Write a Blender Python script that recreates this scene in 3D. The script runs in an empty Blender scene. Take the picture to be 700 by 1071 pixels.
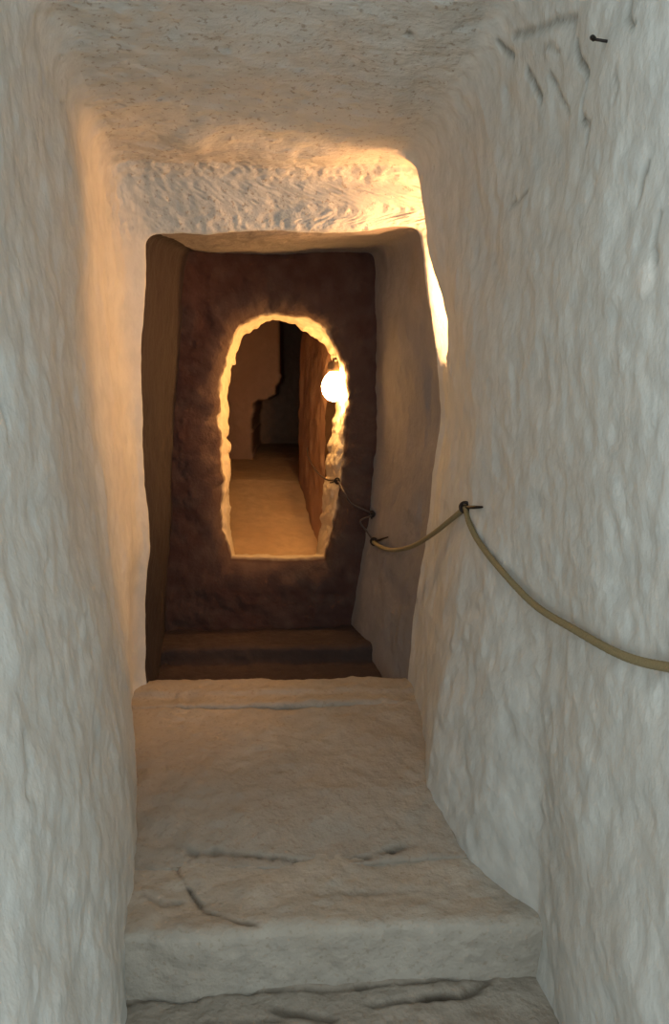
import bpy, bmesh, math, random
import numpy as np
from mathutils import Vector, Matrix

# ------------------------------------------------------------------ camera, world, exposure
C = bpy.context.scene
H = 1.785                                  # eye height above the lowest tread
F_PX = 850.0
TH = math.atan(135.5 / F_PX)               # pitch down
PS = math.atan(50.0 / F_PX * math.cos(TH)) # turned a little to the right of the passage
fw = np.array([math.sin(PS) * math.cos(TH), math.cos(PS) * math.cos(TH), -math.sin(TH)])
rt = np.array([math.cos(PS), -math.sin(PS), 0.0])
up = np.cross(rt, fw)
CAM = np.array([0, 0, H])
cd = bpy.data.cameras.new('camera')
cam = bpy.data.objects.new('camera', cd)
C.collection.objects.link(cam)
C.camera = cam
cd.sensor_fit = 'AUTO'; cd.sensor_width = 36; cd.lens = 36 * F_PX / 1071
cd.clip_start = 0.02
M = Matrix(((rt[0], up[0], -fw[0], 0), (rt[1], up[1], -fw[1], 0), (rt[2], up[2], -fw[2], H), (0, 0, 0, 1)))
cam.matrix_world = M

W = bpy.data.worlds.new('daylight'); C.world = W
W.use_nodes = True
bg = W.node_tree.nodes['Background']
bg.inputs[0].default_value = (0.86, 0.965, 1.0, 1)
bg.inputs[1].default_value = 2.0
MOUTH = 0.62                              # the passage is open to the sky here, behind the viewer
pl = bpy.data.lights.new('mouth_portal', 'AREA'); pl.shape = 'RECTANGLE'
pl.size = 4.6; pl.size_y = 4.6; pl.cycles.is_portal = True
po = bpy.data.objects.new('mouth_portal', pl); C.collection.objects.link(po)
po.location = (0.0, MOUTH - 0.05, H + 0.4); po.rotation_euler = (math.radians(90), 0, 0)

L1_POWER, L1_COL = 820.0, (1.0, 0.47, 0.18)
L2_POWER, L2_COL = 150.0, (1.0, 0.54, 0.18)

C.view_settings.view_transform = 'Standard'
C.view_settings.look = 'None'
C.view_settings.exposure = 0.0
C.view_settings.gamma = 1.0
C.view_settings.use_curve_mapping = False
C.cycles.use_denoising = True
C.cycles.max_bounces = 10
C.cycles.diffuse_bounces = 8
C.cycles.sample_clamp_indirect = 8.0

# ------------------------------------------------------------------ helpers
def P(px, py, Y):
    """point of the place seen at photo pixel (px, py), standing Y metres down the passage"""
    d = fw + rt * (px - 350) / F_PX + up * (535.5 - py) / F_PX
    return CAM + d * (Y / d[1])

def proj(v):
    q = v - CAM
    w = q @ fw
    return 350 + F_PX * (q @ rt) / w, 535.5 - F_PX * (q @ up) / w, w

def _hash(ix, iy, iz, seed):
    h = (ix * 374761393 + iy * 668265263 + iz * 2147483647 + seed * 1274126177) & 0xFFFFFFFF
    h = ((h ^ (h >> 13)) * 1103515245) & 0xFFFFFFFF
    h = ((h ^ (h >> 16)) * 2246822519) & 0xFFFFFFFF
    return (h ^ (h >> 15)).astype(np.float64) / 4294967295.0 * 2 - 1

def vnoise(p, seed=0):
    f = np.floor(p); t = p - f; t = t * t * t * (t * (t * 6 - 15) + 10)
    i = f.astype(np.int64)
    r = 0
    for dx in (0, 1):
        wx = t[..., 0] if dx else 1 - t[..., 0]
        for dy in (0, 1):
            wy = t[..., 1] if dy else 1 - t[..., 1]
            for dz in (0, 1):
                wz = t[..., 2] if dz else 1 - t[..., 2]
                r = r + wx * wy * wz * _hash(i[..., 0] + dx, i[..., 1] + dy, i[..., 2] + dz, seed)
    return r

def fbm(p, scale, octs=4, seed=0, gain=0.5):
    a, s, r = 1.0, scale, 0
    for k in range(octs):
        r = r + a * vnoise(p * s + 17.3 * k, seed + k)
        a *= gain; s *= 2.03
    return r

def smooth01(x):
    x = np.clip(x, 0, 1)
    return x * x * (3 - 2 * x)

def poly_dist(pts, line):
    """distance of every point to a 3-D polyline"""
    best = np.full(pts.shape[:-1], 1e9)
    for a, b in zip(line[:-1], line[1:]):
        ab = b - a
        t = np.clip(((pts - a) @ ab) / max(ab @ ab, 1e-9), 0, 1)
        d = np.linalg.norm(pts - (a + t[..., None] * ab), axis=-1)
        best = np.minimum(best, d)
    return best

def grid_normals(V, flip=1):
    du = np.gradient(V, axis=0); dv = np.gradient(V, axis=1)
    n = np.cross(du, dv) * flip
    return n / np.maximum(np.linalg.norm(n, axis=-1, keepdims=True), 1e-12)

def tag(o, label=None, cat=None, group=None, kind=None):
    if label: o['label'] = label
    if cat: o['category'] = cat
    if group: o['group'] = group
    if kind: o['kind'] = kind
    return o

def link(name, me, m, parent=None):
    o = bpy.data.objects.new(name, me); C.collection.objects.link(o)
    if m: me.materials.append(m)
    if parent: o.parent = parent
    return o

def grid_obj(name, V, m, dirt_shade=None, normals=None, flip=False, closed=False, parent=None):
    a, b = V.shape[:2]
    me = bpy.data.meshes.new(name)
    idx = np.arange(a * b).reshape(a, b)
    if closed:
        idx = np.concatenate([idx, idx[:, :1]], axis=1)
    q = np.stack([idx[:-1, :-1], idx[1:, :-1], idx[1:, 1:], idx[:-1, 1:]], axis=-1).reshape(-1, 4)
    if flip: q = q[:, ::-1]
    me.from_pydata(V.reshape(-1, 3).tolist(), [], q.tolist())
    me.shade_smooth()
    if dirt_shade is not None:
        at = me.attributes.new('dirt_shade', 'FLOAT', 'POINT')
        at.data.foreach_set('value', dirt_shade.reshape(-1).astype(np.float32))
    if normals is not None:
        me.normals_split_custom_set_from_vertices(normals.reshape(-1, 3).tolist())
    return link(name, me, m, parent)

def tube_bm(bm, pts, r, seg=8, caps=True):
    pts = [Vector(p) for p in pts]
    rings = []
    n = len(pts)
    t0 = (pts[1] - pts[0]).normalized()
    ref = Vector((0, 0, 1)) if abs(t0.z) < 0.9 else Vector((1, 0, 0))
    u = t0.cross(ref).normalized()
    for i, p in enumerate(pts):
        t = (pts[min(i + 1, n - 1)] - pts[max(i - 1, 0)]).normalized()
        u = (u - t * u.dot(t)).normalized()
        w = t.cross(u)
        rr = r[i] if hasattr(r, '__len__') else r
        rings.append([bm.verts.new(p + (u * math.cos(2 * math.pi * k / seg) + w * math.sin(2 * math.pi * k / seg)) * rr) for k in range(seg)])
    for A, B in zip(rings[:-1], rings[1:]):
        for k in range(seg):
            bm.faces.new((A[k], A[(k + 1) % seg], B[(k + 1) % seg], B[k]))
    if caps:
        bm.faces.new(rings[0][::-1]); bm.faces.new(rings[-1])

def bm_obj(name, bm, m, parent=None, smooth=True):
    bmesh.ops.recalc_face_normals(bm, faces=bm.faces[:])
    me = bpy.data.meshes.new(name); bm.to_mesh(me); bm.free()
    if smooth: me.shade_smooth()
    return link(name, me, m, parent)

def empty(name, loc):
    o = bpy.data.objects.new(name, None); o.empty_display_size = 0.05
    C.collection.objects.link(o); o.location = loc
    return o

def catmull(ctrl, n):
    c = [np.array(p, float) for p in ctrl]
    c = [2 * c[0] - c[1]] + c + [2 * c[-1] - c[-2]]
    out = []
    m = len(c) - 3
    for i in range(n):
        t = i / (n - 1) * m
        k = min(int(t), m - 1); t -= k
        p0, p1, p2, p3 = c[k:k + 4]
        out.append(0.5 * (2 * p1 + (p2 - p0) * t + (2 * p0 - 5 * p1 + 4 * p2 - p3) * t * t + (3 * p1 - p0 - 3 * p2 + p3) * t ** 3))
    return np.array(out)

# ------------------------------------------------------------------ materials
def stone(name, c1, c2, dirt_shade_col=(0.085, 0.07, 0.042), stretch=(1, 1, 1), bump=0.5, fine=40.0, speck=0.0, speck_col=(0.16, 0.10, 0.06), patches=()):
    m = bpy.data.materials.new(name); m.use_nodes = True
    N, L = m.node_tree.nodes, m.node_tree.links
    b = N['Principled BSDF']; b.inputs['Roughness'].default_value = 0.92
    b.inputs['Specular IOR Level'].default_value = 0.15
    geo = N.new('ShaderNodeNewGeometry')
    mp = N.new('ShaderNodeMapping'); mp.inputs['Scale'].default_value = stretch
    L.new(geo.outputs['Position'], mp.inputs['Vector'])
    def noise(scale, detail, vec=mp.outputs['Vector'], dist=0.0):
        n = N.new('ShaderNodeTexNoise'); n.inputs['Scale'].default_value = scale
        n.inputs['Detail'].default_value = detail; n.inputs['Distortion'].default_value = dist
        L.new(vec, n.inputs['Vector']); return n.outputs['Fac']
    def ramp(fac, a, bb, ca=(0, 0, 0, 1), cb=(1, 1, 1, 1)):
        r = N.new('ShaderNodeValToRGB'); r.color_ramp.elements[0].position = a; r.color_ramp.elements[1].position = bb
        r.color_ramp.elements[0].color = ca; r.color_ramp.elements[1].color = cb
        L.new(fac, r.inputs['Fac']); return r.outputs['Color']
    def mix(fac, a, bb):
        x = N.new('ShaderNodeMix'); x.data_type = 'RGBA'
        L.new(fac, x.inputs['Factor']); 
        for s, v in ((6, a), (7, bb)):
            if isinstance(v, tuple): x.inputs[s].default_value = (*v, 1)
            else: L.new(v, x.inputs[s])
        return x.outputs[2]
    big = ramp(noise(2.2, 5, geo.outputs['Position'], 0.6), 0.35, 0.68)
    col = mix(big, c1, c2)
    mid = ramp(noise(16, 6), 0.38, 0.66)
    dk = tuple(v * 0.80 for v in c1)
    lm = N.new('ShaderNodeMath'); lm.operation = 'MULTIPLY'; lm.inputs[1].default_value = 0.75
    L.new(mid, lm.inputs[0])
    col = mix(lm.outputs[0], col, dk)
    if speck > 0:
        sp = ramp(noise(55, 3, geo.outputs['Position']), 0.60, 0.68)
        sm = N.new('ShaderNodeMath'); sm.operation = 'MULTIPLY'; sm.inputs[1].default_value = speck
        L.new(sp, sm.inputs[0]); col = mix(sm.outputs[0], col, speck_col)
    for (pt, rad, pc, soft) in patches:                    # stains and plaster spots with a shape of their own
        vm = N.new('ShaderNodeVectorMath'); vm.operation = 'DISTANCE'; vm.inputs[1].default_value = tuple(pt)
        L.new(geo.outputs['Position'], vm.inputs[0])
        mr = N.new('ShaderNodeMapRange'); mr.inputs['From Min'].default_value = rad; mr.inputs['From Max'].default_value = rad * (1 - soft)
        L.new(vm.outputs['Value'], mr.inputs['Value']); col = mix(mr.outputs[0], col, pc)
    at = N.new('ShaderNodeAttribute'); at.attribute_name = 'dirt_shade'  # dirt in cracks and gouges; on the end wall, painted shade
    col = mix(at.outputs['Fac'], col, dirt_shade_col)
    L.new(col, b.inputs['Base Color'])
    h1 = noise(fine * 0.45, 4); h2 = noise(fine * 2.2, 5)
    ad = N.new('ShaderNodeMath'); ad.operation = 'MULTIPLY_ADD'; ad.inputs[1].default_value = 0.35
    L.new(h2, ad.inputs[0]); L.new(h1, ad.inputs[2])
    bp = N.new('ShaderNodeBump'); bp.inputs['Strength'].default_value = bump; bp.inputs['Distance'].default_value = 0.02
    L.new(ad.outputs[0], bp.inputs['Height']); L.new(bp.outputs[0], b.inputs['Normal'])
    return m

def plain(name, col, rough=0.6, metal=0.0, bump=0.0, scale=80):
    m = bpy.data.materials.new(name); m.use_nodes = True
    N, L = m.node_tree.nodes, m.node_tree.links
    b = N['Principled BSDF']; b.inputs['Roughness'].default_value = rough; b.inputs['Metallic'].default_value = metal
    n = N.new('ShaderNodeTexNoise'); n.inputs['Scale'].default_value = scale; n.inputs['Detail'].default_value = 4
    tc = N.new('ShaderNodeTexCoord'); L.new(tc.outputs['Object'], n.inputs['Vector'])
    x = N.new('ShaderNodeMix'); x.data_type = 'RGBA'
    x.inputs[6].default_value = (*[v * 0.65 for v in col], 1); x.inputs[7].default_value = (*[min(1, v * 1.3) for v in col], 1)
    L.new(n.outputs['Fac'], x.inputs['Factor']); L.new(x.outputs[2], b.inputs['Base Color'])
    if bump:
        bp = N.new('ShaderNodeBump'); bp.inputs['Strength'].default_value = bump; bp.inputs['Distance'].default_value = 0.004
        L.new(n.outputs['Fac'], bp.inputs['Height']); L.new(bp.outputs[0], b.inputs['Normal'])
    return m

def glow(name, col, power):
    m = bpy.data.materials.new(name); m.use_nodes = True
    N, L = m.node_tree.nodes, m.node_tree.links
    N.remove(N['Principled BSDF'])
    e = N.new('ShaderNodeEmission'); e.inputs[0].default_value = (*col, 1); e.inputs[1].default_value = power
    L.new(e.outputs[0], N['Material Output'].inputs['Surface'])
    return m

# ------------------------------------------------------------------ the passage: walls and ceiling, one lofted rock surface
DF, DB = 3.70, 4.42                         # where the narrower passage starts, and its end wall
def px_key(d, lb, lm, lt, rb, rm, rtp, extra=0):
    pts = [P(*q, d) for q in (lb, lm, lt, rb, rm, rtp)]
    return [d] + [v for p in pts for v in (p[0], p[2])]
def w_key(d, lb, lm, lt, rb, rm, rtp):
    out = [d]
    for x, z in (lb, lm, lt, rb, rm, rtp): out += [x, z + H]
    return out
keys = np.array([
    w_key(MOUTH, (-2.1, -1.6), (-2.2, -.3), (-2.2, 2.6), (2.2, -1.6), (2.2, -.3), (2.2, 2.6)),
    w_key(MOUTH + .12, (-.62, -1.6), (-.78, -.3), (-.95, 1.62), (.90, -1.6), (.90, -.3), (.95, 1.62)),
    w_key(1.1, (-.46, -1.6), (-.63, -.3), (-.80, 1.46), (.78, -1.6), (.77, -.3), (.80, 1.46)),
    w_key(2.26, (-.48, -1.6), (-.64, -.3), (-.745, 1.14), (.76, -1.6), (.735, -.3), (.695, 1.14)),
    w_key(2.50, (-.50, -1.6), (-.65, -.3), (-.735, 1.08), (.63, -1.6), (.72, -.3), (.67, 1.08)),
    w_key(2.90, (-.57, -1.5), (-.66, -.3), (-.73, 1.00), (.51, -1.5), (.685, -.3), (.62, 0.99)),
    px_key(3.42, (136, 757), (130, 480), (97, 150), (436, 757), (470, 430), (436, 164)),
    px_key(3.57, (140, 740), (137, 480), (112, 166), (430, 740), (468, 430), (438, 176)),
    px_key(3.63, (143, 735), (141, 480), (124, 186), (428, 738), (466, 430), (440, 192)),
    px_key(3.67, (148, 730), (145, 480), (138, 224), (426, 736), (465, 430), (442, 221)),
    px_key(DF, (156, 722), (151, 480), (152, 246), (424, 734), (461, 430), (441, 238)),
    px_key(3.80, (160, 718), (156, 480), (160, 250), (416, 728), (452, 430), (433, 243)),
    px_key(DB + .15, (172, 700), (186, 480), (204, 266), (354, 692), (388, 430), (382, 271)),
])
def sample_key(d):
    return np.array([np.interp(d, keys[:, 0], keys[:, k]) for k in range(1, 13)])
ds = np.concatenate([np.linspace(MOUTH, 1.1, 50, endpoint=False), np.linspace(1.1, 3.22, 220, endpoint=False),
                     np.linspace(3.22, 3.85, 120, endpoint=False), np.linspace(3.85, DB + .15, 44)])
NL, NC, NR = 150, 84, 150
UPS = 1.9
rows = []
for d in ds:
    k = sample_key(d)
    (xlb, zlb, xlm, zlm, xlt, zlt, xrb, zrb, xrm, zrm, xrt, zrt) = k
    tl = np.linspace(0, 1, NL)
    zl = -1.95 + H + (zlt + 1.95 - H) * tl
    def side(z, b, m, t):
        # quadratic-ish wall: base, waist, shoulder
        return np.interp(z, [b[1] - .25, b[1], m[1], t[1]], [b[0], b[0], m[0], t[0]])
    xl = side(zl, (xlb, zlb), (xlm, zlm), (xlt, zlt))
    zr = (-1.95 + H + (zrt + 1.95 - H) * tl)
    xr = side(zr, (xrb, zrb), (xrm, zrm), (xrt, zrt))
    # the niche beside the narrower passage that holds the hidden lamp
    zz = zr - H
    win = smooth01((zz - 0.12) / 0.12) * smooth01((0.86 - zz) / 0.14)
    dep = smooth01((d - 3.42) / 0.05) * smooth01((3.695 - d) / 0.035)
    xr = xr + 0.32 * win * dep
    xr = xr + 0.065 * np.exp(-((zz - 0.26) / 0.13) ** 2) * smooth01((d - 3.1) / 0.2) * smooth01((3.50 - d) / 0.08)
    tc = np.linspace(0, 1, NC + 2)[1:-1]
    sec = np.concatenate([np.stack([xl, zl], 1), np.stack([xl[-1] + (xr[-1] - xl[-1]) * tc, zl[-1] + (zr[-1] - zl[-1]) * tc], 1),
                          np.stack([xr, zr], 1)[::-1]])
    # round the shoulders
    near = 1 - smooth01((d - 3.50) / 0.18)
    wn = int(5 + 7 * near)
    ker = np.hanning(2 * wn + 3)[1:-1]; ker /= ker.sum()
    pad = np.concatenate([np.repeat(sec[:1], wn, 0), sec, np.repeat(sec[-1:], wn, 0)])
    sm = np.stack([np.convolve(pad[:, i], ker, 'valid') for i in (0, 1)], 1)
    fi = np.linspace(0, len(sm) - 1, int(len(sm) * UPS)); sm = np.stack([np.interp(fi, np.arange(len(sm)), sm[:, i]) for i in (0, 1)], 1)
    rows.append(np.column_stack([sm[:, 0], np.full(len(sm), d), sm[:, 1]]))
V = np.array(rows)
# soften along the passage so that arrises are worn
for _ in range(2):
    V[1:-1, :, [0, 2]] = 0.25 * V[:-2][:, :, [0, 2]] + 0.5 * V[1:-1][:, :, [0, 2]] + 0.25 * V[2:][:, :, [0, 2]]
n0 = grid_normals(V)
cen = np.array([0.0, 0, H - 0.4])
inward = np.sign(((cen - V) * np.array([1, 0, 1]) * n0).sum(-1, keepdims=True).mean())
n0 = n0 * inward
st = V * np.array([1, 0.95, 0.8])           # chisel marks run steeply down the walls
far = smooth01((V[..., 1:2] - 3.5) / 0.3)[..., 0]
amp = 1 - 0.45 * far
disp = 0.020 * fbm(V, 1.7, 3, 3) + 0.007 * fbm(st, 6.0, 3, 11) * amp + 0.0030 * fbm(st, 24.0, 3, 23) * amp
# chip marks: shallow scallops
sc = vnoise(st * 15 + 5, 31)
disp = disp - 0.006 * np.clip(sc - 0.25, 0, 1) * amp
lint = smooth01((V[..., 1] - 3.50) / 0.06) * smooth01((3.72 - V[..., 1]) / 0.04) * smooth01((V[..., 2] - H - 0.55) / 0.1)
disp = disp + 0.005 * lint * fbm(V, 44.0, 3, 41) - 0.012 * lint * np.clip(vnoise(V * 42, 45) - .35, 0, 1)
dirt_shade = np.zeros(V.shape[:2])
def on_wall(px, py, dmax=3.5, dmin=1.0):
    x, y, w = proj(V)
    d2 = (x - px) ** 2 + (y - py) ** 2 + np.where((V[..., 1] < dmin) | (V[..., 1] > dmax), 1e9, 0)
    i = np.unravel_index(np.argmin(d2), d2.shape)
    return V[i]
gouges = [([(598, 44), (604, 62), (615, 78), (612, 100), (610, 122), (618, 132), (614, 146)], .009, .013, .55),
          ([(524, 42), (528, 52), (536, 58)], .008, .010, .5),
          ([(552, 74), (556, 88), (560, 103)], .008, .011, .6),
          ([(570, 78), (576, 96), (586, 112), (590, 120)], .007, .009, .4),
          ([(540, 38), (560, 32), (580, 24), (600, 20)], .010, .009, .35),
          ([(571, 58), (569, 50), (576, 49), (582, 56)], .006, .007, .3),
          ([(660, 0), (662, 18), (668, 30)], .007, .009, .4),
          ([(652, 75), (654, 92), (650, 104)], .006, .007, .3),
          ([(678, 172), (674, 190), (672, 208)], .007, .009, .4),
          ([(548, 198), (542, 206), (530, 214)], .006, .007, .35),
          ([(694, 225), (690, 250), (696, 275)], .008, .010, .3),
          ([(60, 108), (90, 107), (130, 109)], .006, .008, .25),
          ([(4, 410), (10, 440), (8, 462)], .008, .010, .25),
          ([(20, 770), (28, 800), (24, 830)], .008, .010, .25),
          ([(462, 356), (463, 400), (461, 450), (458, 500)], .006, .010, .5)]
for line, wd, dp, dk in gouges:
    w3 = [on_wall(*p) for p in line]
    dist = poly_dist(V, w3) + 0.004 * vnoise(V * 60, 77)
    g = np.exp(-(dist / wd) ** 2)
    disp = disp - dp * g
    dirt_shade = np.maximum(dirt_shade, min(1, dk * 1.3) * np.exp(-(dist / wd) ** 2))
for px, py, r, dk in ((428, 33, .012, .75), (240, 53, .010, .35), (60, 58, .007, .35), (62, 86, .006, .3), (200, 82, .009, .3), (452, 176, .005, .4), (536, 156, .006, .3), (534, 207, .007, .3)):
    c = on_wall(px, py)
    dist = np.linalg.norm(V - c, axis=-1) + 0.004 * vnoise(V * 70, 79)
    g = np.exp(-(dist / r) ** 2)
    disp = disp - 0.008 * g; dirt_shade = np.maximum(dirt_shade, dk * g)
V = V + n0 * disp[..., None]
nn = grid_normals(V) * inward
plaster = on_wall(673, 292)
LIME = dict(c1=(0.545, 0.55, 0.515), c2=(0.50, 0.485, 0.44))
m_left = stone('limestone_left', stretch=(1, .95, .7), bump=0.38, **LIME)
m_right = stone('limestone_right', stretch=(1, .95, .7), bump=0.36, patches=((plaster, .042, (.62, .60, .55), .45),), **LIME)
m_ceil = stone('limestone_ceiling', stretch=(.6, 1, 1), bump=0.7, speck=0.5, speck_col=(.20, .13, .075), **LIME)
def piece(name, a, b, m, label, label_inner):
    for nm, r0, r1, mm, lb in ((name, 0, IR + 1, m, label), (name + '_inner', IR, len(ds), m_left_shaded if 'left' in name else m_inner, label_inner)):
        o = grid_obj(nm, V[r0:r1, a:b], mm, dirt_shade[r0:r1, a:b], nn[r0:r1, a:b], flip=(inward < 0))
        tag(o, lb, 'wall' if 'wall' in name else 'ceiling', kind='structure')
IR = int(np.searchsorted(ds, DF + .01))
m_left_shaded = stone('shaded_wall_stone', (0.034, 0.026, 0.025), (0.026, 0.020, 0.019), stretch=(1, .9, .6), bump=0.5)  # left inner wall: shade of the passage put into the stone colour
m_inner = stone('shaded_limestone', (0.25, 0.222, 0.205), (0.20, 0.175, 0.16), stretch=(1, .9, .6), bump=0.5)  # darker copy of the limestone, carrying the inner passage shade in its colour
A = int((NL + 4) * UPS); B = int((NL + NC - 4) * UPS)
piece('wall_left', 0, A, m_left, 'rough hewn pale limestone wall along the left side of the passage', 'left wall of the narrower inner passage, shade put into its colour')
piece('ceiling', A - 1, B, m_ceil, 'rough limestone ceiling that drops to a warmly lit lintel', 'flat ceiling of the narrower inner passage, shade put into its colour')
piece('wall_right', B - 1, V.shape[1], m_right, 'rough hewn pale limestone wall on the right where the rope hangs', 'brownish right wall of the narrower inner passage, shade put into its colour')

# ------------------------------------------------------------------ floor and worn steps
def tread(name, prof, m, label, cracks=(), x0=-1.0, x1=1.05, seed=0, amp=1.0, bow=0.0, cat='step'):
    pr = np.array(prof, float)
    seg = np.r_[0, np.cumsum(np.hypot(*np.diff(pr, axis=0).T))]
    n = max(8, int(seg[-1] / 0.009))
    s = np.linspace(0, seg[-1], n)
    yd = np.interp(s, seg, pr[:, 0]); zd = np.interp(s, seg, pr[:, 1])
    ker = np.array([1, 2, 3, 2, 1.]) / 9
    for arr in (yd, zd): arr[2:-2] = np.convolve(arr, ker, 'valid')
    X = np.linspace(x0, x1, 200)
    G = np.zeros((n, len(X), 3))
    G[..., 0] = X[None]; G[..., 1] = yd[:, None]; G[..., 2] = zd[:, None] + H
    G[..., 1] += (bow * (X ** 2) + 0.012 * vnoise(np.stack([X * 4, X * 0 + seed, X * 0], -1), seed))[None]
    nr = grid_normals(G); 
    if nr[..., 2].mean() < 0: nr = -nr
    dsp = amp * (0.012 * fbm(G, 2.4, 3, 50 + seed) + 0.006 * fbm(G, 9, 3, 60 + seed) + 0.003 * fbm(G, 30, 2, 70 + seed))
    dr = np.zeros((n, len(X)))
    for line, wd, dp, dk in cracks:
        w3 = [np.array(q) for q in line]
        dist = poly_dist(G, w3) + 0.006 * vnoise(G * 45, 80 + seed) + 0.006 * vnoise(G * 14, 81 + seed)
        g = np.exp(-(np.clip(dist, 0, 9) / wd) ** 2) * np.clip(0.8 + 0.5 * vnoise(G * np.array([9, 9, 9]), 90 + seed), .2, 1.2)
        dsp = dsp - dp * g; dr = np.maximum(dr, np.clip(dk * g, 0, 1))
    G = G + nr * dsp[..., None]
    o = grid_obj(name, G, m, dr, flip=True)
    return tag(o, label, cat, kind='structure')
def at_z(px, py, z):
    d = fw + rt * (px - 350) / F_PX + up * (535.5 - py) / F_PX
    t = z / d[2]
    return CAM + d * t
m_floor = stone('floor_stone', (0.33, 0.295, 0.245), (0.27, 0.23, 0.185), dirt_shade_col=(.03, .022, .014), bump=0.7, fine=30, speck=0.45, speck_col=(.22, .17, .12))
m_step = stone('step_stone', (0.40, 0.37, 0.315), (0.34, 0.305, 0.25), dirt_shade_col=(.03, .022, .014), bump=0.6, fine=34, speck=0.4, speck_col=(.24, .19, .13))
Z0, ZA = -1.785, -1.635
yA = at_z(330, 972, ZA)[1]
yB = at_z(300, 907, ZA)[1]
yC = 3.50
ZB = ZA + .012
ZC = P(290, 736, yC)[2] - H
Z0 = P(330, 1033, yA)[2] - H
cr = lambda pts, z: [at_z(x, y, z) for x, y in pts]
tread('floor', [(-1.2, Z0), (yA + .03, Z0), (yA + .05, Z0 - .05)], m_floor, 'worn stone floor at the foot of the steps', seed=1, cat='floor',
      cracks=[(cr([(126, 1050), (150, 1042), (178, 1041), (205, 1040)], Z0), .012, .02, .9), (cr([(285, 1056), (330, 1062), (350, 1066)], Z0), .014, .015, .8),
              (cr([(215, 1066), (250, 1070), (290, 1066)], Z0), .012, .01, .6), (cr([(390, 1052), (440, 1046), (480, 1044), (512, 1026)], Z0), .012, .02, .9),
              (cr([(150, 1041), (240, 1037), (330, 1034), (420, 1031), (508, 1023)], Z0), .006, .012, .55)])
tread('stone_step', [(yA + .005, Z0 - .06), (yA, Z0), (yA - .005, ZA - .012), (yA + .02, ZA + .002), (yA + .15, ZA - .004), (yB + .05, ZA)], m_step,
      'pale stone step with a clean upright face, lowest of the flight', seed=2,
      cracks=[(cr([(180, 900), (196, 925), (215, 950), (240, 962), (268, 969)], ZA), .007, .012, .8), (cr([(150, 935), (170, 945), (188, 940)], ZA), .010, .008, .4),
              (cr([(330, 935), (390, 930), (440, 928)], ZA), .012, .006, .3)])
tread('stone_step', [(yB + .01, ZA - .04), (yB + .005, ZA - .01), (yB, ZB - .008), (yB + .04, ZB), (yB + .35, (ZB * 1.1 + ZC * .9) / 2), (yC, ZC - .012), (yC + .03, ZC - .05)], m_floor,
      'long worn sloping stone step with a cracked chipped edge', seed=3, bow=0.05,
      cracks=[(cr([(166, 882), (185, 888), (205, 893), (225, 892)], ZB), .013, .02, .95), (cr([(225, 892), (270, 896), (310, 900), (350, 899), (385, 895), (412, 890)], ZB), .009, .016, 1.0),
              (cr([(372, 895), (392, 897), (410, 890), (440, 884)], ZB), .010, .014, .8), (cr([(296, 874), (340, 868), (390, 864), (430, 862)], ZB + .01), .010, .008, .4),
              (cr([(160, 840), (200, 846), (250, 838)], ZB + .03), .014, .008, .35), (cr([(240, 800), (300, 806), (370, 798)], ZB + .05), .014, .008, .3)])
tread('stone_step', [(yC + .005, ZC - .06), (yC, ZC - .015), (yC + .01, ZC), (3.60, ZC + .004), (3.615, ZC + .02), (3.75, ZC + .024), (3.90, ZC - .05)], m_floor,
      'narrow threshold step at the mouth of the dark inner passage', seed=4)
m_dark = stone('shaded_step_stone', (0.050, 0.034, 0.029), (0.036, 0.024, 0.021), bump=0.5, fine=30)  # step coloured near black to carry the shade below the opening
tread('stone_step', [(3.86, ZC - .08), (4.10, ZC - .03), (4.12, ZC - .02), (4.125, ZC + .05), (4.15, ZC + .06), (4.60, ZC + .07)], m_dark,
      'stone step, shade put into its colour, at the foot of the wall below the opening', seed=5)

# ------------------------------------------------------------------ end wall with the ragged opening
D0 = DB                                     # front face
hole_px = [(243, 581), (239, 560), (234, 530), (232, 490), (232, 455), (233, 425), (236, 395), (241, 370), (245, 352), (252, 342), (262, 335), (275, 332), (290, 330),
           (306, 331), (321, 335), (335, 342), (345, 352), (352, 366), (356, 382), (359, 402), (361, 425), (359, 450), (356, 480), (353, 508), (349, 535), (344, 560), (339, 581),
           (320, 582), (291, 583), (265, 582)]
inner_px = [(246, 580), (243, 560), (241, 530), (240, 490), (238, 455), (239, 425), (242, 395), (247, 372), (252, 356), (259, 350), (268, 343), (277, 337), (290, 335),
            (304, 337), (316, 345), (329, 349), (338, 357), (345, 371), (349, 385), (350, 402), (351, 425), (347, 450), (342, 480), (339, 508), (337, 535), (334, 560), (331, 580),
            (315, 581), (291, 581), (265, 581)]
def resample_closed(pts, n):
    p = np.array(pts, float); p = np.vstack([p, p[:1]])
    s = np.r_[0, np.cumsum(np.hypot(*np.diff(p, axis=0).T))]
    t = np.linspace(0, s[-1], n, endpoint=False)
    return np.stack([np.interp(t, s, p[:, 0]), np.interp(t, s, p[:, 1])], 1), s, t
NH = 360
po_ = np.array(hole_px, float); pi_ = np.array(inner_px, float)
_, s_, t_ = resample_closed(hole_px, NH)
cl = np.vstack([pi_, pi_[:1]])
inn = np.stack([np.interp(t_, s_, cl[:, 0]), np.interp(t_, s_, cl[:, 1])], 1)
_q = np.column_stack([inn / 9.0, np.zeros(NH)])
rag = (vnoise(_q, 5) + .6 * vnoise(_q * 2.3, 6)) * smooth01((575 - inn[:, 1]) / 30)
inn = inn + (inn - np.array([292, 460])) / np.linalg.norm(inn - np.array([292, 460]), axis=1, keepdims=True) * rag[:, None] * 2.2
cl = np.vstack([po_, po_[:1]])
out = np.stack([np.interp(t_, s_, cl[:, 0]), np.interp(t_, s_, cl[:, 1])], 1)
DJ = 4.84                                    # back of the opening
Pin = np.array([P(x, y, DJ) for x, y in inn])
Pfr = np.array([P(x, y, D0 + .10) for x, y in out])
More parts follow.
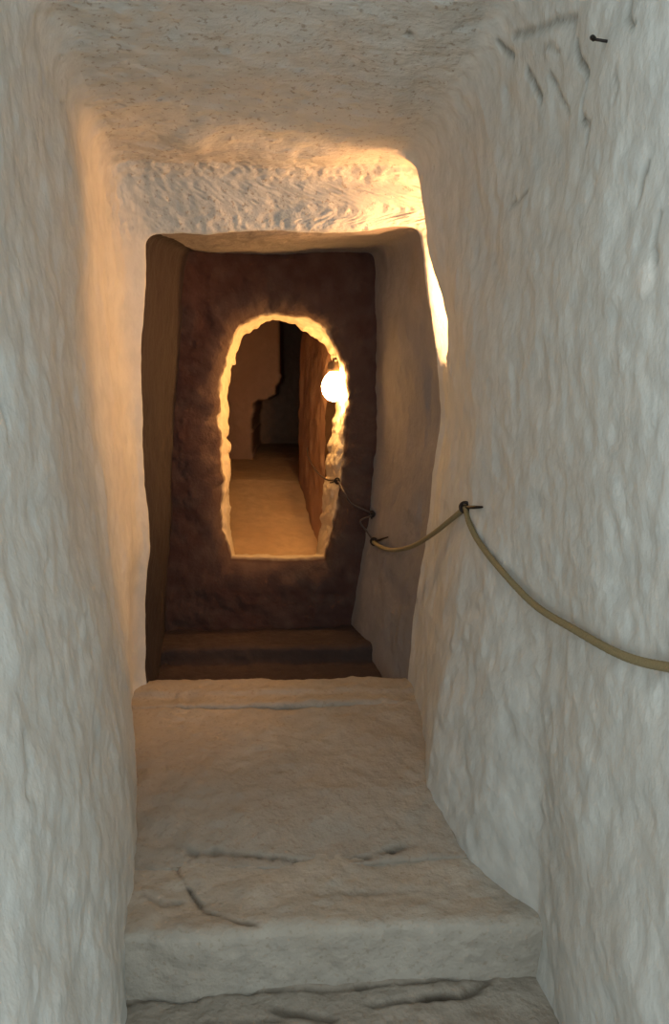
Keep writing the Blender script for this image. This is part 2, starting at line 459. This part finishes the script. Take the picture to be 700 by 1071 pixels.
cc = np.array([P(295, 460, D0)[0], D0, P(295, 460, D0)[2]])
rect = []
for p in Pfr:                                # outer border of the wall, beyond the passage walls
    v = (p - cc) * np.array([1, 0, 1])
    k = min(0.78 / max(abs(v[0]), 1e-6), 1.35 / max(abs(v[2]), 1e-6))
    rect.append(cc + v * k)
rect = np.array(rect)
rings = []
for t in np.linspace(-0.25, 1, 26):
    q = Pin + (Pfr - Pin) * t
    if t < 0: q = Pin + (Pin - cc) * np.array([1, 0, 1]) * (-t * 0.6); q[:, 1] = DJ - t * 0.35
    rings.append(q)
ru = (Pfr - cc) * np.array([1, 0, 1]); ru /= np.linalg.norm(ru, axis=1, keepdims=True)
for k, a in enumerate(np.linspace(0.15, 1, 8)):  # rounded, broken arris
    wdt = 0.16
    q = Pfr + ru * wdt * (1 - math.cos(a * math.pi / 2)) ; q[:, 1] = D0 + .10 - 0.10 * math.sin(a * math.pi / 2)
    rings.append(q)
last = rings[-1]
for t in np.linspace(0, 1, 46)[1:]:
    rings.append(last + (rect - last) * t)
R = np.array(rings)
nr = grid_normals(R); 
ins = np.array([cc[0], 4.0, cc[2]])
sg = np.sign((nr * (ins - R)).sum(-1).mean()); nr = nr * sg
rimw = np.exp(-((R[..., 1] - (D0 + .1)) / .12) ** 2)
sillmask = 1 - 0.8 * np.exp(-((R[..., 2] - P(290, 582, D0 + .05)[2]) / .05) ** 2)
dsp = (0.012 * fbm(R, 3, 3, 101) + 0.010 * fbm(R, 12, 3, 103) * (0.6 + 0.9 * rimw) + 0.004 * fbm(R, 40, 2, 105)) * sillmask
R = R + nr * dsp[..., None]
ring_no = np.arange(len(rings))[:, None]
face_shade = smooth01((D0 + .105 + .012 * np.clip(fbm(R, 9, 3, 109), -1, 1) - R[..., 1]) / .05) * .97  # shade painted over the front face, easing off towards the pale rim
face_shade = np.where(ring_no > 27, np.interp(ring_no, [27, 35], [.93, .98]) + 0 * face_shade + .025 * np.clip(fbm(R, 14, 3, 111), -1, .4), face_shade)
face_shade = np.clip(face_shade, 0, 1)
m_back = stone('shaded_face_stone', (0.60, 0.51, 0.38), (0.54, 0.44, 0.31), dirt_shade_col=(0.048, 0.021, 0.017), bump=0.5, fine=34)
o = grid_obj('wall_back', R, m_back, face_shade, flip=(sg < 0), closed=True)
tag(o, 'stone wall with painted shade on its face closing the inner passage, pierced by a ragged opening', 'wall', kind='structure')

# ------------------------------------------------------------------ chamber beyond the opening
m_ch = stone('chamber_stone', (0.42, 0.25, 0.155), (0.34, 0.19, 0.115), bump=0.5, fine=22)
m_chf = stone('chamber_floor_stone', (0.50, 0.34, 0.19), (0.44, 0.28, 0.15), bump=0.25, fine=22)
def slab(name, corners, nu, nv, m, label, cat, seed, amp=1.0, hole=None):
    """a rough rock face through four corner points (a, b along u; d, c opposite)"""
    a, b, c, d = [np.array(q, float) for q in corners]
    u = np.linspace(0, 1, nu)[:, None, None]; v = np.linspace(0, 1, nv)[None, :, None]
    G = a * (1 - u) * (1 - v) + b * u * (1 - v) + c * u * v + d * (1 - u) * v
    n = grid_normals(G)
    G = G + n * (amp * (0.030 * fbm(G, 2, 3, seed) + 0.010 * fbm(G, 9, 3, seed + 5)))[..., None]
    o = grid_obj(name, G, m, flip=False)
    return tag(o, label, cat, kind='structure')
zt = 0.95 + H
fl = lambda px, py, d: P(px, py, d)
# floor: rises from the sill to the far wall
prof = [(4.55, -1.12), (4.75, -1.06), (4.95, -1.03), (5.3, -.93), (6.0, -.715), (7.0, -.645), (8.9, -.62)]
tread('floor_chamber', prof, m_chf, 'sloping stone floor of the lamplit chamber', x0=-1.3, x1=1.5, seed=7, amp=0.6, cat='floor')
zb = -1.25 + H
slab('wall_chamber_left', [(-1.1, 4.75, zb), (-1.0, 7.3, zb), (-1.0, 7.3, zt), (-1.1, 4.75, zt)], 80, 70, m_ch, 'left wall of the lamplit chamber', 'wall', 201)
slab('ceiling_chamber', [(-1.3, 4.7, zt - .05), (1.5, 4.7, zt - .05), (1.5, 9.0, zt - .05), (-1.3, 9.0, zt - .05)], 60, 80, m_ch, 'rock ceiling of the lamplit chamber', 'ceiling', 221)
# right wall: a tapering rib of rock that ends short of the far wall
rb = [P(336, 585, 4.90), P(326, 545, 5.25), P(311, 500, 6.0)]
rtop = [P(351, 330, 4.90), P(340, 330, 5.25), P(319, 330, 6.0)]
ribA = []
for k in range(60):
    t = k / 59
    d = 4.86 + (6.0 - 4.86) * t
    xb = np.interp(d, [q[1] for q in rb], [q[0] for q in rb]); xt = np.interp(d, [q[1] for q in rtop], [q[0] for q in rtop])
    ribA.append((xb, xt, d))
ribA += [(ribA[-1][0] + .03 + .09 * k, ribA[-1][1] + .03 + .09 * k, 6.02 + .012 * k) for k in range(1, 14)]
G = np.zeros((len(ribA), 90, 3))
for i, (xb, xt, d) in enumerate(ribA):
    v = np.linspace(-.12, 1, 90)
    G[i, :, 0] = xb + (xt - xb) * v * 1.05; G[i, :, 1] = d; G[i, :, 2] = -1.2 + H + 2.2 * np.linspace(0, 1, 90)
n = grid_normals(G); 
if n[..., 0].mean() > 0: n = -n
G = G + n * (0.012 * fbm(G, 4, 3, 231) + 0.006 * fbm(G, 14, 3, 233))[..., None]
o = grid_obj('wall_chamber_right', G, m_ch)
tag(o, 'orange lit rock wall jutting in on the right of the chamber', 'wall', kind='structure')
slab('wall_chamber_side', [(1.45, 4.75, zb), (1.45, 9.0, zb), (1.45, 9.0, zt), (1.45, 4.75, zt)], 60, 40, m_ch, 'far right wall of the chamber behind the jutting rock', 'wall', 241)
# far wall with a low dark recess
D7 = 7.0
hp = [(266, 482), (265, 470), (265, 446), (266, 424), (270, 419), (280, 418), (288, 415), (288, 406), (293, 401), (295, 396), (295, 370), (294, 345), (294, 322), (332, 322), (332, 370), (330, 400), (326, 430), (322, 470), (320, 484), (300, 484), (282, 483)]
hpw = np.array([P(x, y, D7)[[0, 2]] for x, y in hp])
gx = np.arange(-1.25, 1.6, 0.013); gz = np.arange(-1.05 + H, 1.05 + H, 0.013)
GX, GZ = np.meshgrid(gx, gz, indexing='ij')
ins_ = np.zeros(GX.shape, bool)
wob = 0.012 * vnoise(np.stack([GX * 11, GZ * 11, GX * 0], -1), 61)
for (xa, za), (xb, zb_) in zip(hpw, np.roll(hpw, -1, 0)):
    cond = ((za > GZ + wob) != (zb_ > GZ + wob)) & (GX + wob < (xb - xa) * (GZ + wob - za) / (zb_ - za + 1e-12) + xa)
    ins_ ^= cond
msk = ins_.astype(float)
msk[1:-1, 1:-1] = (4 * msk[1:-1, 1:-1] + msk[:-2, 1:-1] + msk[2:, 1:-1] + msk[1:-1, :-2] + msk[1:-1, 2:]) / 8
G = np.stack([GX, D7 + 1.5 * msk, GZ], -1)
G[..., 1] += 0.018 * fbm(G, 3, 3, 251) + 0.006 * fbm(G, 12, 3, 255)
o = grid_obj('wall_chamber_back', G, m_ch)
tag(o, 'brown far wall of the chamber with a dark upright cleft and low recess', 'wall', kind='structure')
# unseen hollow shell, added to stop sky light leaking into the passage
bm = bmesh.new()
x0, x1, y0, y1, z0, z1 = -2.15, 2.15, MOUTH + .01, 9.4, -.62, 4.2
bv = [bm.verts.new(q) for q in ((x0, y0, z0), (x1, y0, z0), (x1, y1, z0), (x0, y1, z0), (x0, y0, z1), (x1, y0, z1), (x1, y1, z1), (x0, y1, z1))]
for f in ((0, 1, 2, 3), (4, 5, 6, 7), (1, 2, 6, 5), (2, 3, 7, 6), (3, 0, 4, 7)): bm.faces.new([bv[k] for k in f])
bmesh.ops.subdivide_edges(bm, edges=bm.edges[:], cuts=6, use_grid_fill=True)
tag(bm_obj('sky_leak_shell', bm, m_ch, smooth=False), 'hollow unseen rock shell added around the passage to keep sky light out', 'rock', kind='structure')

# ------------------------------------------------------------------ rope, pegs, cable, lamps
m_rope = plain('rope_fibre', (0.21, 0.165, 0.08), 0.9, 0, 0.6, 220)
m_iron = plain('black_iron', (0.025, 0.018, 0.015), 0.55, 0.6, 0.3, 120)
m_cable = plain('dark_cable', (0.05, 0.03, 0.022), 0.6)
m_brass = plain('lamp_holder', (0.12, 0.08, 0.05), 0.5, 0.3)

def rope_mesh(path, r, pitch):
    """three-strand laid rope swept along the path"""
    bm = bmesh.new()
    pts = [Vector(p) for p in path]
    s = 0; u = None; prev = None; seg = 24; ring0 = None
    for i, p in enumerate(pts):
        t = (pts[min(i + 1, len(pts) - 1)] - pts[max(i - 1, 0)]).normalized()
        if u is None: u = t.cross(Vector((0, 0, 1))).normalized()
        u = (u - t * u.dot(t)).normalized(); w = t.cross(u)
        if i: s += (p - pts[i - 1]).length
        ph = 2 * math.pi * s / pitch
        ring = []
        for k in range(seg):
            a = 2 * math.pi * k / seg
            rr = r * (0.90 + 0.12 * abs(math.cos(1.5 * (a - ph))))
            ring.append(bm.verts.new(p + (u * math.cos(a) + w * math.sin(a)) * rr))
        if prev:
            for k in range(seg): bm.faces.new((prev[k], prev[(k + 1) % seg], ring[(k + 1) % seg], ring[k]))
        else: ring0 = ring
        prev = ring
    bm.faces.new(ring0[::-1]); bm.faces.new(prev)
    return bm

def off_wall(px, py, gap, dmax=3.5, dmin=1.0):
    w = on_wall(px, py, dmax, dmin); return w + (CAM - w) / np.linalg.norm(CAM - w) * gap
peg1 = off_wall(487, 531, .03); peg2 = off_wall(391, 566, .03, 4.35, 3.7); peg3 = off_wall(372, 537, .03, 4.4, 3.7); peg4 = P(353, 503, 4.52)
c_near = [peg1] + [off_wall(x, y, g) for x, y, g in ((491, 546, .03), (502, 567, .04), (524, 597, .05), (560, 632, .06), (600, 660, .06), (650, 685, .055), (700, 698, .05), (760, 700, .04), (830, 680, .03))]
yp1, yp2 = peg1[1], peg2[1]
fr = lambda px, py, t: P(px, py, yp2 + (yp1 - yp2) * t)
c_far = [fr(391, 567, 0), fr(398, 572, .10), fr(412, 575.5, .26), fr(432, 571, .48), fr(452, 559, .70), fr(470, 545, .87), fr(482, 535, .97), peg1]
ctrl = c_far + c_near[1:]
rope = bm_obj('rope', rope_mesh(catmull(ctrl, 420), 0.0105, 0.05), m_rope)
tag(rope, 'tan handrail rope sagging between black pegs along the right wall', 'rope')

def peg(loc, spike, size, label, wall_dir):
    """black iron peg: shaft into the rock, eye that holds the line, and a pointed tail"""
    root = empty('iron_peg', loc)
    tag(root, label, 'peg', 'iron pegs along the right wall')
    bm = bmesh.new()
    wd = Vector(wall_dir).normalized()
    tube_bm(bm, [wd * -0.01 * size, wd * 0.05 * size, wd * 0.13 * size], [0.011 * size, 0.010 * size, 0.008 * size], 10)
    bm_obj('shaft', bm, m_iron, root)
    bm = bmesh.new()
    ax = Vector((0.5, 0.85, 0)).normalized(); a1 = ax.cross(Vector((0, 0, 1))).normalized()
    ring = [(a1 * math.cos(2 * math.pi * k / 20) + Vector((0, 0, 1)) * math.sin(2 * math.pi * k / 20)) * 0.019 * size for k in range(21)]
    tube_bm(bm, ring, 0.006 * size, 8, False)
    bmesh.ops.remove_doubles(bm, verts=bm.verts[:], dist=1e-5)
    bm_obj('eye', bm, m_iron, root)
    bm = bmesh.new()
    sp = Vector(spike)
    tube_bm(bm, [Vector((0, 0, 0)), sp * 0.5, sp], [0.007 * size, 0.006 * size, 0.0035 * size], 8)
    bm_obj('spike', bm, m_iron, root)
    return root
def vec(a, b): return tuple(np.array(b) - np.array(a))
peg(tuple(peg1), vec(peg1, off_wall(505, 531, .025)), 1.0, 'black iron peg where the thick rope bends, nearest of the pegs', (1, 0.1, 0))
peg(tuple(peg2), vec(peg2, off_wall(406, 562.5, .025, 4.35, 3.6)), 1.0, 'black iron peg at the far end of the sagging rope', (1, 0.1, 0))
peg(tuple(peg3), vec(peg3, off_wall(378, 541, .025, 4.4, 3.6)), 0.8, 'small dark peg on the cable just right of the opening', (1, 0.1, 0))
peg(tuple(peg4), vec(peg4, P(345, 505, 4.6)), 0.8, 'small dark peg on the right jamb of the opening below the bulb', (1, 0.1, 0))

bm = bmesh.new()
tube_bm(bm, catmull([peg2, P(384, 556, peg3[1] * .5 + yp2 * .5), P(377, 545, peg3[1] - .02), peg3, P(368, 527, peg3[1] + .02), P(360, 515, 4.38), peg4, P(343, 502, 4.68), P(334, 496, 4.85), P(327, 487, 5.05), P(322, 476, 5.25), P(322, 468, 5.3)], 90), 0.005, 8)
tag(bm_obj('cable', bm, m_cable), 'thin dark cable looping from the last rope peg through the opening', 'cable')

# small nail high on the right wall
p0 = on_wall(634, 45)
nail = empty('iron_nail', tuple(p0))
tag(nail, 'short black nail high on the right wall near the gouges', 'nail')
bm = bmesh.new(); a = Vector((-0.03, -0.004, 0.006)); b = Vector((0.03, 0.0, 0)); tube_bm(bm, [b, a], 0.0035, 8); bm_obj('shaft', bm, m_iron, nail)
bm = bmesh.new(); tube_bm(bm, [a, a + Vector((-0.006, -0.004, 0.002)), a + Vector((-0.011, -0.02, -0.004))], [0.0055, 0.006, 0.003], 10); bm_obj('head', bm, m_iron, nail)

def lamp(loc, glow_mat, r, label, wall_dir, squash=1.2):
    root = empty('wall_lamp', tuple(loc))
    tag(root, label, 'lamp')
    bm = bmesh.new(); bmesh.ops.create_uvsphere(bm, u_segments=20, v_segments=12, radius=r)
    for v in bm.verts:
        v.co.z *= squash
        if v.co.z > 0: v.co.x *= 1 - 0.18 * (v.co.z / (r * squash)) ; v.co.y *= 1 - 0.18 * (v.co.z / (r * squash))
    bm_obj('bulb', bm, glow_mat, root)
    bm = bmesh.new(); zt_ = r * squash
    tube_bm(bm, [(0, 0, zt_ * .93), (0, 0, zt_ + .012), (0, 0, zt_ + .05)], [r * .52, r * .5, r * .42], 16); bm_obj('socket', bm, m_brass, root)
    bm = bmesh.new(); w = Vector(wall_dir).normalized()
    tube_bm(bm, [Vector((0, 0, zt_ + .045)), Vector((0, 0, zt_ + .065)), Vector((0, 0, zt_ + .07)) + w * .03, Vector((0, 0, zt_ + .07)) + w * .12], 0.008, 8); bm_obj('bracket', bm, m_brass, root)
    return root
lamp(P(349, 404, 4.60), glow('bulb_glow_warm', L2_COL, L2_POWER), 0.068, 'glowing bare bulb on the right jamb of the ragged opening', (1, .1, 0), 1.25)  # bulb made oversized so that its shape takes in the glare
lamp((0.885, 3.505, 0.42 + H), glow('bulb_glow_cream', L1_COL, L1_POWER), 0.045, 'glowing bulb tucked in the niche beside the lit lintel', (1, 0, 0), 1.2)
